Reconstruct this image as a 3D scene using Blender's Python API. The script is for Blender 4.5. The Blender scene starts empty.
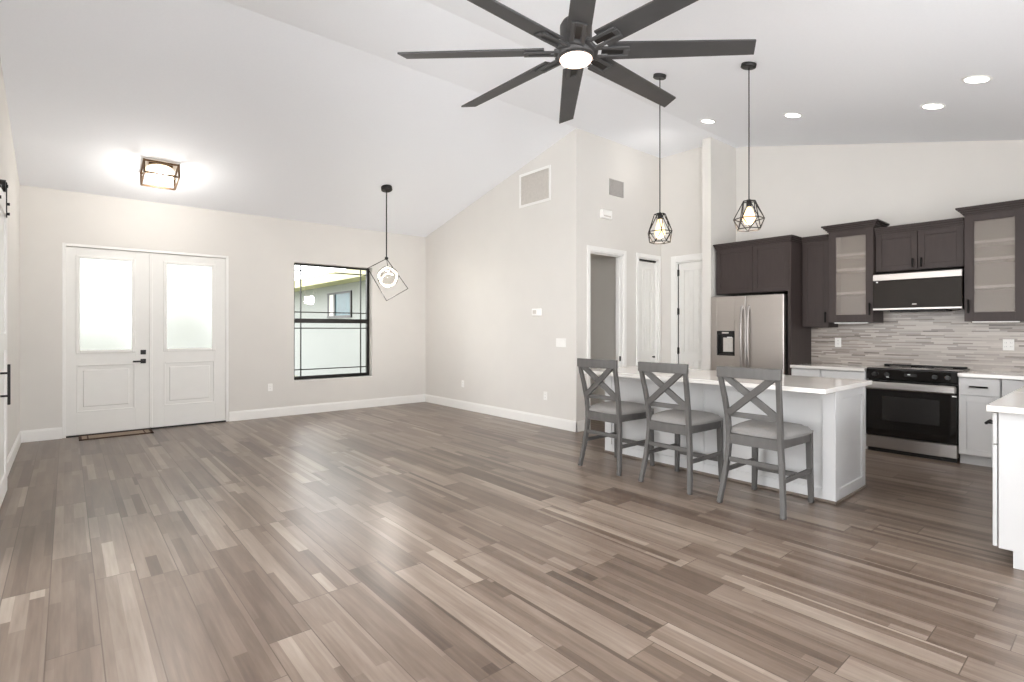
import bpy, bmesh, math, random
from mathutils import Vector, Matrix
random.seed(7)
sc = bpy.context.scene
PI = math.pi

# ------------------------------------------------------------------ camera, world, added lamps, exposure
cam_d = bpy.data.cameras.new('camera'); cam = bpy.data.objects.new('camera', cam_d)
sc.collection.objects.link(cam); sc.camera = cam
cam.location = (0, 0, 1.35); cam.rotation_euler = (PI/2, 0, math.radians(-40.18))
cam_d.sensor_width = 36; cam_d.lens = 527/1024*36; cam_d.shift_y = -11.6/1024
cam_d.clip_start = .05; cam_d.clip_end = 200

world = bpy.data.worlds.new('world'); sc.world = world; world.use_nodes = True
wn = world.node_tree.nodes; wn['Background'].inputs['Color'].default_value = (.96, .985, 1, 1)
wn['Background'].inputs['Strength'].default_value = 5.2

sc.view_settings.view_transform = 'Standard'; sc.view_settings.look = 'None'
sc.view_settings.gamma = 1; sc.view_settings.use_curve_mapping = False
sc.view_settings.exposure = 0.36
sc.cycles.diffuse_bounces = 8; sc.cycles.max_bounces = 16

def lamp(name, kind, loc, energy, color=(1, 1, 1), rot=(0, 0, 0), **kw):
    d = bpy.data.lights.new(name, kind); d.energy = energy; d.color = color
    for k, v in kw.items(): setattr(d, k, v)
    o = bpy.data.objects.new(name, d); o.location = loc; o.rotation_euler = rot
    sc.collection.objects.link(o); return o
# area lamp added for daylight from guessed, unseen sliding doors behind the camera
lamp('rear_daylight_fill', 'AREA', (3.35, -2.33, 1.2), 16, (1, 1, 1), (PI/2, 0, 0),
     shape='RECTANGLE', size=3.4, size_y=2.2)
# lamp added to light the room from the left, outside made-up sliding doors
lamp('side_daylight_fill', 'AREA', (-.62, 2.8, 1.2), 24, (1, 1, 1), (PI/2, 0, -PI/2),
     shape='RECTANGLE', size=2.8, size_y=2.2)
# fill lamp added behind the camera, aimed up to brighten the ceiling
lamp('ceiling_fill', 'AREA', (.5, -.9, 1.9), 112, (.95, .975, 1), (math.radians(180-25), 0, math.radians(-40)),
     shape='DISK', size=.5)

# ------------------------------------------------------------------ materials
def S(r, g, b):
    f = lambda c: ((c/255+.055)/1.055)**2.4 if c/255 > .04045 else c/255/12.92
    return (f(r), f(g), f(b), 1)
class NT:
    def __init__(s, name):
        s.m = bpy.data.materials.new(name); s.m.use_nodes = True
        s.nt = s.m.node_tree; s.n = s.nt.nodes; s.b = s.n['Principled BSDF']; s.out = s.n['Material Output']
    def add(s, t, **kw):
        n = s.n.new(t)
        for k, v in kw.items(): setattr(n, k, v)
        return n
    def link(s, a, b): s.nt.links.new(a, b)
    def val(s, sock, v):
        if hasattr(v, 'is_output'): s.link(v, sock)
        else: sock.default_value = v
    def math(s, op, a, b=None, c=None):
        n = s.add('ShaderNodeMath', operation=op); s.val(n.inputs[0], a)
        if b is not None: s.val(n.inputs[1], b)
        if c is not None: s.val(n.inputs[2], c)
        return n.outputs[0]
    def obj(s): return s.add('ShaderNodeTexCoord').outputs['Object']
    def xyz(s, v):
        n = s.add('ShaderNodeSeparateXYZ'); s.link(v, n.inputs[0]); return n.outputs
    def vec(s, x, y, z=0.0):
        n = s.add('ShaderNodeCombineXYZ')
        for i, v in enumerate((x, y, z)): s.val(n.inputs[i], v)
        return n.outputs[0]
    def white(s, v):
        n = s.add('ShaderNodeTexWhiteNoise', noise_dimensions='3D'); s.link(v, n.inputs['Vector']); return n.outputs['Value']
    def noise(s, v, scale, detail=3, stretch=None):
        if stretch:
            m = s.add('ShaderNodeMapping'); m.inputs['Scale'].default_value = stretch; s.link(v, m.inputs[0]); v = m.outputs[0]
        n = s.add('ShaderNodeTexNoise'); n.inputs['Scale'].default_value = scale; n.inputs['Detail'].default_value = detail
        s.link(v, n.inputs['Vector']); return n.outputs['Fac']
    def ramp(s, f, stops):
        n = s.add('ShaderNodeValToRGB'); cr = n.color_ramp
        while len(cr.elements) < len(stops): cr.elements.new(.5)
        for e, (p, c) in zip(cr.elements, stops): e.position = p; e.color = c
        s.link(f, n.inputs[0]); return n.outputs[0]
    def bump(s, h, strength=.1, dist=.002):
        n = s.add('ShaderNodeBump'); n.inputs['Strength'].default_value = strength; n.inputs['Distance'].default_value = dist
        s.link(h, n.inputs['Height']); s.link(n.outputs[0], s.b.inputs['Normal'])

def pm(name, col, rough=.5, metal=0, var=.05, scale=6, stretch=None, bump=0, spec=.5, coat=0):
    t = NT(name); o = t.obj(); f = t.noise(o, scale, 4, stretch)
    lo = tuple(max(0, c*(1-var)) for c in col[:3])+(1,); hi = tuple(min(1, c*(1+var)) for c in col[:3])+(1,)
    t.link(t.ramp(f, [(.3, lo), (.7, hi)]), t.b.inputs['Base Color'])
    t.b.inputs['Roughness'].default_value = rough; t.b.inputs['Metallic'].default_value = metal
    t.b.inputs['Specular IOR Level'].default_value = spec; t.b.inputs['Coat Weight'].default_value = coat
    if bump: t.bump(f, bump)
    return t.m
def emit(name, col, strength):
    t = NT(name); t.b.inputs['Base Color'].default_value = col
    t.b.inputs['Emission Color'].default_value = col; t.b.inputs['Emission Strength'].default_value = strength
    return t.m

M = {}
M['wall'] = pm('wall_paint', S(221, 218, 213), .75, var=.012, scale=3, bump=.03, spec=.3)
M['ceiling'] = pm('ceiling_paint', S(241, 243, 247), .8, var=.008, scale=60, bump=.05, spec=.2)
M['trim'] = pm('white_trim_paint', S(240, 239, 236), .38, var=.01)
M['door'] = pm('white_door_paint', S(234, 233, 229), .4, var=.012)
M['black'] = pm('black_metal', S(32, 30, 29), .45, metal=.3, var=.1, scale=20)
M['pull'] = pm('matte_black_pull', S(20, 19, 18), .6, var=.05, spec=.15)
M['fan_blade'] = pm('charcoal_fan_blade', S(60, 59, 59), .5, var=.12, scale=9, stretch=(1, 1, 1))
M['fan_body'] = pm('gunmetal_fan_body', S(70, 68, 67), .5, metal=.3, var=.08)
M['dark_cab'] = pm('espresso_cabinet', S(62, 53, 51), .45, var=.09, scale=5, stretch=(6, 6, 1), spec=.3)
M['white_cab'] = pm('white_cabinet', S(209, 209, 209), .42, var=.01)
M['cab_in'] = pm('cabinet_interior', S(186, 176, 166), .5, var=.03)
M['quartz'] = pm('white_quartz', S(226, 223, 219), .05, var=.025, scale=3, spec=.6)
M['steel'] = pm('brushed_steel', S(190, 184, 179), .34, metal=1, var=.015, scale=4, stretch=(1, 1, 40))
M['steel_h'] = pm('brushed_steel_bright', S(178, 174, 171), .34, metal=1, var=.05, scale=4, stretch=(1, 1, 40))
M['black_glass'] = pm('black_glass', S(20, 18, 17), .06, var=.1, spec=.6)
M['mw_glass'] = pm('smoked_microwave_glass', S(44, 39, 35), .35, var=.06, spec=.12)
M['black_plastic'] = pm('black_plastic', S(27, 26, 25), .3, var=.1)
M['stool'] = pm('grey_stained_wood', S(86, 84, 82), .5, var=.1, scale=5, stretch=(5, 5, 1), bump=.06)
M['cushion'] = pm('grey_fabric', S(134, 132, 130), .9, var=.05, scale=90, bump=.2, spec=.2)
M['plastic'] = pm('white_plastic', S(244, 243, 240), .35, var=.01)
M['grille'] = pm('grey_grille', S(206, 201, 194), .6, var=.05, scale=30)
M['vent_grey'] = pm('grey_vent_paint', S(174, 170, 166), .6, var=.04, scale=30)
M['mat_dark'] = pm('dark_brown_border', S(70, 50, 38), .9, var=.15, scale=120)
M['mat'] = pm('tan_mat_weave', S(138, 122, 107), .95, var=.12, scale=150, bump=.3)
M['shoe'] = pm('taupe_shoe_moulding', S(122, 110, 100), .5, var=.1, scale=10)
M['bronze'] = pm('bronze_frame', S(92, 70, 48), .4, metal=.6, var=.1)
M['stucco'] = pm('white_stucco', S(136, 138, 136), .9, var=.04, scale=40, bump=.3)
M['soffit'] = pm('cream_soffit', S(172, 168, 132), .8, var=.03)
M['ground'] = pm('lawn', S(128, 134, 112), .95, var=.25, scale=8)
M['leaf'] = pm('hedge_leaf', S(136, 138, 92), .6, var=.3, scale=3)
M['teal'] = pm('teal_window_glass', S(46, 76, 82), .3, var=.2, scale=3, spec=.2)
M['glow_fan'] = emit('fan_lamp_lens', (1, .76, .62, 1), 1.7)
M['glow_bulb'] = emit('warm_bulb', (1, .72, .42, 1), 1.4)
M['glow_can'] = emit('recessed_lens', (1, .97, .93, 1), 9)
M['glow_shade'] = emit('lit_fabric_shade', (1, .80, .56, 1), 1.6)
M['glow_ring'] = emit('led_ring', (1, .92, .8, 1), 2.2)
M['display'] = emit('dispenser_display', (.75, .76, .75, 1), .25)

def glass(name, tint=(1, 1, 1, 1), refl=1.0):
    t = NT(name); n = t.n; n.remove(t.b)
    tr = t.add('ShaderNodeBsdfTransparent'); tr.inputs[0].default_value = tint
    gl = t.add('ShaderNodeBsdfGlossy'); gl.inputs['Roughness'].default_value = .02
    fr = t.add('ShaderNodeFresnel'); fr.inputs[0].default_value = 1.3
    mx = t.add('ShaderNodeMixShader'); t.link(fr.outputs[0], mx.inputs[0]); t.link(tr.outputs[0], mx.inputs[1]); t.link(gl.outputs[0], mx.inputs[2])
    t.link(mx.outputs[0], t.out.inputs[0]); return t.m
M['glass'] = glass('clear_window_glass', (.985, .98, .98, 1))
t = NT('obscure_door_glass'); t.b.inputs['Transmission Weight'].default_value = 1; t.b.inputs['Roughness'].default_value = .25
t.b.inputs['IOR'].default_value = 1.3; t.b.inputs['Base Color'].default_value = (.5, .5, .495, 1)
t.bump(t.noise(t.obj(), 45, 2), .25, .003)
tl = t.add('ShaderNodeBsdfTranslucent'); tl.inputs[0].default_value = (.5, .5, .495, 1)
mx = t.add('ShaderNodeMixShader'); mx.inputs[0].default_value = .6
t.link(t.b.outputs[0], mx.inputs[1]); t.link(tl.outputs[0], mx.inputs[2]); t.link(mx.outputs[0], t.out.inputs[0])
M['obscure'] = t.m
# frosted cabinet glass: half see-through, half milky
t = NT('frosted_cabinet_glass'); t.b.inputs['Base Color'].default_value = S(178, 170, 163); t.b.inputs['Roughness'].default_value = .3
tr = t.add('ShaderNodeBsdfTransparent'); tr.inputs[0].default_value = (.9, .88, .86, 1)
mx = t.add('ShaderNodeMixShader'); mx.inputs[0].default_value = .34
t.link(tr.outputs[0], mx.inputs[1]); t.link(t.b.outputs[0], mx.inputs[2]); t.link(mx.outputs[0], t.out.inputs[0])
M['frost'] = t.m
M['globe'] = glass('clear_globe_glass', (.93, .92, .90, 1))

# wood-look plank floor, boards running along y
t = NT('plank_floor'); o = t.obj(); x, y, z = t.xyz(o)
W, L = .182, 1.22
u = t.math('DIVIDE', t.math('ADD', x, .068), W); r = t.math('FLOOR', u); fu = t.math('FRACT', u)
off = t.white(t.vec(r, 3.3)); v = t.math('ADD', t.math('DIVIDE', y, L), t.math('MULTIPLY', off, 5.0))
i = t.math('FLOOR', v); fv = t.math('FRACT', v)
h1 = t.white(t.vec(r, i, 1.0))
wob = t.math('MULTIPLY', t.white(t.vec(r, i, 9.0)), .5)
su = t.math('ADD', t.math('MULTIPLY', fu, 3.2), wob); sr = t.math('ADD', t.math('FLOOR', su), t.math('MULTIPLY', r, 7.0))
so = t.white(t.vec(sr, i, 5.0))
sv = t.math('ADD', t.math('MULTIPLY', fv, 1.1), so); si = t.math('FLOOR', sv)
h2 = t.white(t.vec(sr, t.math('ADD', si, t.math('MULTIPLY', i, 11.0)), 2.0))
amp = t.math('ADD', t.math('MULTIPLY', t.white(t.vec(r, i, 4.0)), .38), .12)
g1 = t.noise(o, 1.0, 6, (55, 3.2, 1)); g2 = t.noise(o, 1.0, 4, (11, 1.3, 1))
tone = t.math('ADD', .5, t.math('MULTIPLY', t.math('SUBTRACT', h1, .5), .30))
tone = t.math('ADD', tone, t.math('MULTIPLY', t.math('SUBTRACT', h2, .5), amp))
tone = t.math('ADD', tone, t.math('MULTIPLY', t.math('SUBTRACT', g1, .5), .38))
tone = t.math('ADD', tone, t.math('MULTIPLY', t.math('SUBTRACT', g2, .5), .40))
c = t.ramp(tone, [(.1, S(70, 57, 48)), (.32, S(95, 80, 69)), (.52, S(117, 102, 90)), (.72, S(139, 125, 113)), (.95, S(163, 151, 138))])
e1 = t.math('LESS_THAN', t.math('ABSOLUTE', t.math('SUBTRACT', fu, .5)), .488)
e2 = t.math('LESS_THAN', t.math('ABSOLUTE', t.math('SUBTRACT', fv, .5)), .4982)
e = t.math('MULTIPLY', e1, e2)
mix = t.add('ShaderNodeMix', data_type='RGBA'); t.link(e, mix.inputs['Factor'])
mix.inputs['A'].default_value = S(84, 70, 60); t.link(c, mix.inputs['B'])
t.link(mix.outputs['Result'], t.b.inputs['Base Color'])
t.link(t.math('ADD', .25, t.math('MULTIPLY', g1, .12)), t.b.inputs['Roughness'])
t.b.inputs['Specular IOR Level'].default_value = .55
t.bump(t.math('ADD', t.math('MULTIPLY', g1, .3), e), .12, .001); M['floor'] = t.m

# stacked linear mosaic backsplash (y-z plane)
t = NT('linear_mosaic'); o = t.obj(); x, y, z = t.xyz(o)
hh = .0165
rv = t.math('DIVIDE', z, hh); r = t.math('FLOOR', rv); fr_ = t.math('FRACT', rv)
ln = t.math('ADD', .13, t.math('MULTIPLY', t.white(t.vec(r, 1.7)), .15))
uv = t.math('ADD', t.math('DIVIDE', y, ln), t.math('MULTIPLY', t.white(t.vec(r, 6.1)), 9.0))
i = t.math('FLOOR', uv); fu = t.math('FRACT', uv)
h = t.white(t.vec(r, i, 2.0)); n1 = t.noise(o, 1.0, 3, (1, 14, 160))
tone = t.math('ADD', h, t.math('MULTIPLY', t.math('SUBTRACT', n1, .5), .25))
c = t.ramp(tone, [(.0, S(112, 103, 97)), (.06, S(138, 128, 121)), (.3, S(164, 154, 146)), (.65, S(180, 171, 163)), (.95, S(196, 188, 180))])
e = t.math('MULTIPLY', t.math('GREATER_THAN', fr_, .07), t.math('GREATER_THAN', fu, .008))
mix = t.add('ShaderNodeMix', data_type='RGBA'); t.link(e, mix.inputs['Factor'])
mix.inputs['A'].default_value = S(178, 170, 162); t.link(c, mix.inputs['B'])
t.link(mix.outputs['Result'], t.b.inputs['Base Color']); t.b.inputs['Roughness'].default_value = .28
t.bump(e, .2, .001); M['mosaic'] = t.m

# ------------------------------------------------------------------ mesh helpers
class MB:
    """collects shapes in world coordinates; becomes one mesh"""
    def __init__(s): s.bm = bmesh.new(); s.mx = Matrix.Identity(4)
    def _merge(s, b):
        if s.mx != Matrix.Identity(4): bmesh.ops.transform(b, matrix=s.mx, verts=b.verts)
        me = bpy.data.meshes.new('tmp'); b.to_mesh(me); b.free(); s.bm.from_mesh(me); bpy.data.meshes.remove(me)
    def box(s, x0, x1, y0, y1, z0, z1, bev=0, seg=1):
        b = bmesh.new(); bmesh.ops.create_cube(b, size=1)
        for v in b.verts:
            v.co = ((x0+x1)/2+v.co.x*abs(x1-x0), (y0+y1)/2+v.co.y*abs(y1-y0), (z0+z1)/2+v.co.z*abs(z1-z0))
        if bev: bmesh.ops.bevel(b, geom=b.edges[:], offset=bev, segments=seg, profile=.5, affect='EDGES')
        s._merge(b); return s
    def cyl(s, p0, p1, r0, r1=None, n=20, caps=True):
        p0 = Vector(p0); p1 = Vector(p1); d = p1-p0; r1 = r0 if r1 is None else r1
        b = bmesh.new(); bmesh.ops.create_cone(b, cap_ends=caps, segments=n, radius1=r0, radius2=r1, depth=d.length)
        q = Vector((0, 0, 1)).rotation_difference(d.normalized()) if d.length else None
        bmesh.ops.transform(b, matrix=Matrix.Translation((p0+p1)/2) @ q.to_matrix().to_4x4(), verts=b.verts)
        s._merge(b); return s
    def ball(s, c, r, sx=1, sy=1, sz=1, n=20):
        b = bmesh.new(); bmesh.ops.create_uvsphere(b, u_segments=n, v_segments=max(8, n//2), radius=r)
        for v in b.verts: v.co = (c[0]+v.co.x*sx, c[1]+v.co.y*sy, c[2]+v.co.z*sz)
        for f in b.faces: f.smooth = True
        s._merge(b); return s
    def lathe(s, c, prof, n=32):
        b = bmesh.new(); rings = []
        for rr, zz in prof:
            rings.append([b.verts.new((c[0]+rr*math.cos(2*PI*k/n), c[1]+rr*math.sin(2*PI*k/n), c[2]+zz)) for k in range(n)])
        for a, d in zip(rings, rings[1:]):
            for k in range(n): b.faces.new((a[k], a[(k+1) % n], d[(k+1) % n], d[k])).smooth = True
        b.faces.new(rings[0][::-1]); b.faces.new(rings[-1])
        bmesh.ops.recalc_face_normals(b, faces=b.faces[:]); s._merge(b); return s
    def prism(s, pts, axis, a, b_):
        """polygon in the two other axes (in x,y,z order) extruded along axis from a to b_"""
        def mk(p, q): return {'x': (q, p[0], p[1]), 'y': (p[0], q, p[1]), 'z': (p[0], p[1], q)}[axis]
        b = bmesh.new(); A = [b.verts.new(mk(p, a)) for p in pts]; B = [b.verts.new(mk(p, b_)) for p in pts]
        b.faces.new(A); b.faces.new(B[::-1]); n = len(pts)
        for k in range(n): b.faces.new((A[k], B[k], B[(k+1) % n], A[(k+1) % n]))
        bmesh.ops.recalc_face_normals(b, faces=b.faces[:]); s._merge(b); return s
    def sweep(s, path, w, th, bev=0):
        """bar of rectangular section along a path in the x-z plane; w = width in y, th = thickness in-plane; path points (x,y,z)"""
        b = bmesh.new(); P = [Vector(p) for p in path]; rings = []
        for k, p in enumerate(P):
            d = (P[min(k+1, len(P)-1)]-P[max(k-1, 0)]).normalized(); nrm = Vector((d.z, 0, -d.x)).normalized()
            ww = w[k] if isinstance(w, (list, tuple)) else w; tt = th[k] if isinstance(th, (list, tuple)) else th
            rings.append([b.verts.new(p+nrm*tt/2*sn+Vector((0, ww/2*sy, 0))) for sn, sy in ((1, 1), (1, -1), (-1, -1), (-1, 1))])
        for a, d in zip(rings, rings[1:]):
            for k in range(4): b.faces.new((a[k], a[(k+1) % 4], d[(k+1) % 4], d[k]))
        b.faces.new(rings[0]); b.faces.new(rings[-1][::-1])
        bmesh.ops.recalc_face_normals(b, faces=b.faces[:])
        if bev: bmesh.ops.bevel(b, geom=[e for e in b.edges if len(e.link_faces) == 2 and e.calc_face_angle(0) > .6], offset=bev, segments=1, affect='EDGES')
        s._merge(b); return s
    def bar(s, p0, p1, w, h, up=(0, 0, 1)):
        """square-cut bar between two points, w across, h along 'up'"""
        p0 = Vector(p0); p1 = Vector(p1); d = (p1-p0); ln = d.length; d.normalize(); up = Vector(up)
        sd = d.cross(up).normalized(); u2 = sd.cross(d).normalized()
        b = bmesh.new(); bmesh.ops.create_cube(b, size=1)
        m = Matrix((d, sd, u2)).transposed()
        for v in b.verts: v.co = (p0+p1)/2 + m @ Vector((v.co.x*ln, v.co.y*w, v.co.z*h))
        bmesh.ops.bevel(b, geom=b.edges[:], offset=min(w, h)*.12, segments=1, affect='EDGES')
        s._merge(b); return s
    def tube(s, pts, r, n=8, closed=False):
        P = [Vector(p) for p in pts]; m = len(P)
        for k in range(m if closed else m-1):
            s.cyl(P[k], P[(k+1) % m], r, n=n); s.ball(P[k], r*1.02, n=8)
        return s

coll = sc.collection
def root_loc(p):
    v = Vector((0, 0, 0))
    while p is not None: v += p.location; p = p.parent
    return v
def obj(name, mb, mat, parent=None, smooth=False, origin=None):
    me = bpy.data.meshes.new(name); bm = mb.bm
    if parent is None:
        if origin is None and bm.verts:
            xs = [v.co.x for v in bm.verts]; ys = [v.co.y for v in bm.verts]; zs = [v.co.z for v in bm.verts]
            origin = ((min(xs)+max(xs))/2, (min(ys)+max(ys))/2, min(zs))
        d = Vector(origin)
    else: d = root_loc(parent)
    bmesh.ops.translate(bm, verts=bm.verts, vec=-d)
    if smooth:
        for f in bm.faces: f.smooth = True
    bm.to_mesh(me); bm.free(); me.materials.append(M[mat])
    o = bpy.data.objects.new(name, me); coll.objects.link(o)
    if parent is None: o.location = d
    else: o.parent = parent
    return o
def tag(o, label, cat, group=None):
    o['label'] = label; o['category'] = cat
    if group: o['group'] = group
    return o
def thing(name, label, cat, loc, group=None):
    o = bpy.data.objects.new(name, None); o.empty_display_size = .1; o.location = loc; coll.objects.link(o)
    return tag(o, label, cat, group)
def struct(name, mb, mat, parent=None):
    o = obj(name, mb, mat, parent, origin=(0, 0, 0))
    if parent is None: o['kind'] = 'structure'
    return o
def children(o): return [c for c in bpy.data.objects if c.parent == o]
def dup(root, loc, label):
    r = root.copy(); coll.objects.link(r); r.location = loc; r['label'] = label
    for ch in children(root):
        c_ = ch.copy(); coll.objects.link(c_); c_.parent = r
        for g in children(ch):
            d = g.copy(); coll.objects.link(d); d.parent = c_
    return r

class Face:
    """a vertical face: u along the wall, z up, d depth measured inwards from the front plane"""
    def __init__(s, kind, f): s.k = kind; s.f = f
    def box(s, mb, u0, u1, z0, z1, d0, d1, bev=.0015):
        if s.k == 'X-': mb.box(s.f+d0, s.f+d1, u0, u1, z0, z1, bev)
        elif s.k == 'Y-': mb.box(u0, u1, s.f+d0, s.f+d1, z0, z1, bev)
        else: mb.box(u0, u1, s.f-d1, s.f-d0, z0, z1, bev)
        return mb
    def pt(s, u, z, d):
        return {'X-': (s.f+d, u, z), 'Y-': (u, s.f+d, z), 'Y+': (u, s.f-d, z)}[s.k]
def shaker(F, u0, u1, z0, z1, th=.02, stile=.058, rec=.009, mb=None):
    mb = mb or MB()
    F.box(mb, u0, u0+stile, z0, z1, 0, th); F.box(mb, u1-stile, u1, z0, z1, 0, th)
    F.box(mb, u0+stile, u1-stile, z0, z0+stile, 0, th); F.box(mb, u0+stile, u1-stile, z1-stile, z1, 0, th)
    F.box(mb, u0+stile-.004, u1-stile+.004, z0+stile-.004, z1-stile+.004, rec, th, 0)
    return mb
def pull(F, u, z, ln, vertical=True):
    mb = MB(); h = ln/2
    a, b = ((u, z-h), (u, z+h)) if vertical else ((u-h, z), (u+h, z))
    mb.cyl(F.pt(a[0], a[1], -.032), F.pt(b[0], b[1], -.032), .0085, n=10)
    for f in (.15, .85):
        uu, zz = a[0]+(b[0]-a[0])*f, a[1]+(b[1]-a[1])*f
        mb.cyl(F.pt(uu, zz, -.032), F.pt(uu, zz, 0), .005, n=8)
    return mb

# ------------------------------------------------------------------ room shell
KX = 7.48; YB = 8.57; YR = -2.2
zn = lambda yy: 4.0-.243*(yy-4.75)
zs = lambda yy: 4.0-.24*(3.70-yy)
struct('floor', MB().box(-.6, 8.2, YR-.3, 8.75, -.1, 0), 'floor')
prof = [(8.75, zn(8.75)), (4.75, 4.0), (3.70, 4.0), (-2.5, zs(-2.5))]
struct('ceiling', MB().prism(prof+[(p[0], p[1]+.15) for p in prof[::-1]], 'x', -.6, 7.65), 'ceiling')
def grid_wall(F, us, zs_, holes, th):
    mb = MB()
    for a, b in zip(us, us[1:]):
        for c_, d in zip(zs_, zs_[1:]):
            cu, cz = (a+b)/2, (c_+d)/2
            if any(h[0] < cu < h[1] and h[2] < cz < h[3] for h in holes): continue
            F.box(mb, a, b, c_, d, 0, th, 0)
    bmesh.ops.remove_doubles(mb.bm, verts=mb.bm.verts[:], dist=1e-5)
    seen = {}
    for f in list(mb.bm.faces):
        k = tuple(sorted(v.index for v in f.verts)); seen.setdefault(k, []).append(f)
    bmesh.ops.delete(mb.bm, geom=[f for g in seen.values() if len(g) > 1 for f in g], context='FACES')
    return mb
DX0, DX1, DZ = -.045, 1.81, 2.425
WX0, WX1, WZ0, WZ1 = 2.736, 4.055, .545, 2.415
struct('wall_back', grid_wall(Face('Y-', YB), [-.6, DX0, DX1, WX0, WX1, 5.24], [0, WZ0, DZ-.01, DZ+.0, zn(YB)+.02],
       [(DX0, DX1, 0, DZ), (WX0, WX1, WZ0, WZ1)], .18), 'wall')
zz0 = -.05
struct('wall_left', MB().prism([(YR-.1, zz0), (1.3, zz0), (1.3, 2.3), (4.3, 2.3), (4.3, zz0), (8.75, zz0), (8.75, zn(8.75)+.02), (4.75, 4.02), (3.7, 4.02), (YR-.1, zs(YR-.1)+.02)], 'x', -.6, -.43), 'wall')
struct('wall_right', MB().prism([(4.75, zz0), (YB, zz0), (YB, zn(YB)+.02), (4.75, 4.02)], 'x', 5.12, 5.24), 'wall')
struct('wall_hall', grid_wall(Face('Y-', 4.75), [5.24, 5.38, 6.10, 6.46, 6.98, 7.03], [0, 2.42, 2.44, 4.02],
       [(5.38, 6.10, 0, 2.42), (6.46, 6.98, 0, 2.44)], .12), 'wall')
struct('wall_hall_end', grid_wall(Face('X-', 7.03), [3.90, 3.935, 4.48, 4.87], [0, 2.37, 4.02], [(3.935, 4.48, 0, 2.37)], .12), 'wall')
struct('wall_pier', MB().box(6.77, KX, 3.776, 3.905, zz0, 4.02), 'wall')
struct('wall_kitchen', MB().prism([(YR-.1, zz0), (3.80, zz0), (3.80, 4.02), (3.7, 4.02), (YR-.1, zs(YR-.1)+.02)], 'x', KX, KX+.15), 'wall')
struct('wall_rear', grid_wall(Face('Y-', YR-.1), [-.6, 1.6, 5.1, KX+.15], [0, 2.3, zs(YR)+.02], [(1.6, 5.1, 0, 2.3)], .1), 'wall')
# unseen, guessed sliding doors added in left and rear walls to admit daylight
def slider(name, F, u0, u1):
    mb = MB(); um = (u0+u1)/2
    for a, b in ((u0, u0+.06), (um-.04, um+.04), (u1-.06, u1)): F.box(mb, a, b, 0, 2.3, .05, .11, .003)
    for a, b in ((u0+.06, um-.04), (um+.04, u1-.06)):
        F.box(mb, a, b, 0, .07, .05, .11, .003); F.box(mb, a, b, 2.23, 2.3, .05, .11, .003)
    o = struct(name, mb, 'trim'); mb = MB()
    for a, b in ((u0+.06, um-.04), (um+.04, u1-.06)): F.box(mb, a, b, .07, 2.23, .077, .083, 0)
    obj('glass_pane', mb, 'glass', o)
slider('window_3', Face('X-', -.60), 1.3, 4.3)
slider('window_4', Face('Y-', YR-.1-.06), 1.6, 5.1)
# side room behind the hall doorway
struct('wall_side_room', MB().box(5.24, 7.5, 6.4, 6.5, zz0, 2.7).box(7.4, 7.5, 4.87, 6.4, zz0, 2.7).box(5.24, 7.5, 4.87, 6.5, 2.7, 2.8).box(6.30, 6.38, 4.87, 5.6, zz0, 2.7), 'wall')
struct('wall_hall_closet', MB().box(7.15, 7.6, 3.90, 4.87, zz0, .0).box(7.55, 7.6, 3.9, 4.87, 0, 2.6), 'wall')

lamp('side_room_fill', 'POINT', (7.0, 5.5, 2.3), 6, (1, .98, .96), shadow_soft_size=.15)  # unseen lamp added to lift the dark side room
lamp('hall_fill', 'POINT', (6.2, 4.3, 3.6), 1.5, (1, .95, .9), shadow_soft_size=.1)  # no fixture here: weak point lamp added to brighten the hall
def base(name, F, runs):
    mb = MB()
    for a, b in runs:
        F.box(mb, a, b, 0, .125, -.015, 0, .002); F.box(mb, a, b, .122, .142, -.010, 0, .003)
    return struct(name, mb, 'trim')
base('baseboard_back', Face('Y-', YB), [(-.43, DX0-.0), (DX1, 5.12)])
mb = MB().box(5.105, 5.12, 4.735, YB, 0, .125, .002).box(5.11, 5.12, 4.74, YB, .122, .142, .003); struct('baseboard_right', mb, 'trim')
mb = MB().box(-.43, -.415, 6.5, YB, 0, .125, .002).box(-.43, -.42, 6.5, YB, .122, .142, .003); struct('baseboard_left', mb, 'trim')
base('baseboard_hall', Face('Y-', 4.75), [(5.105, 5.315), (6.165, 6.395)])
base('baseboard_hall_end', Face('X-', 7.03), [(4.57, 4.735)])
base('baseboard_pier', Face('X-', 6.77), [(3.776, 3.905)])

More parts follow.
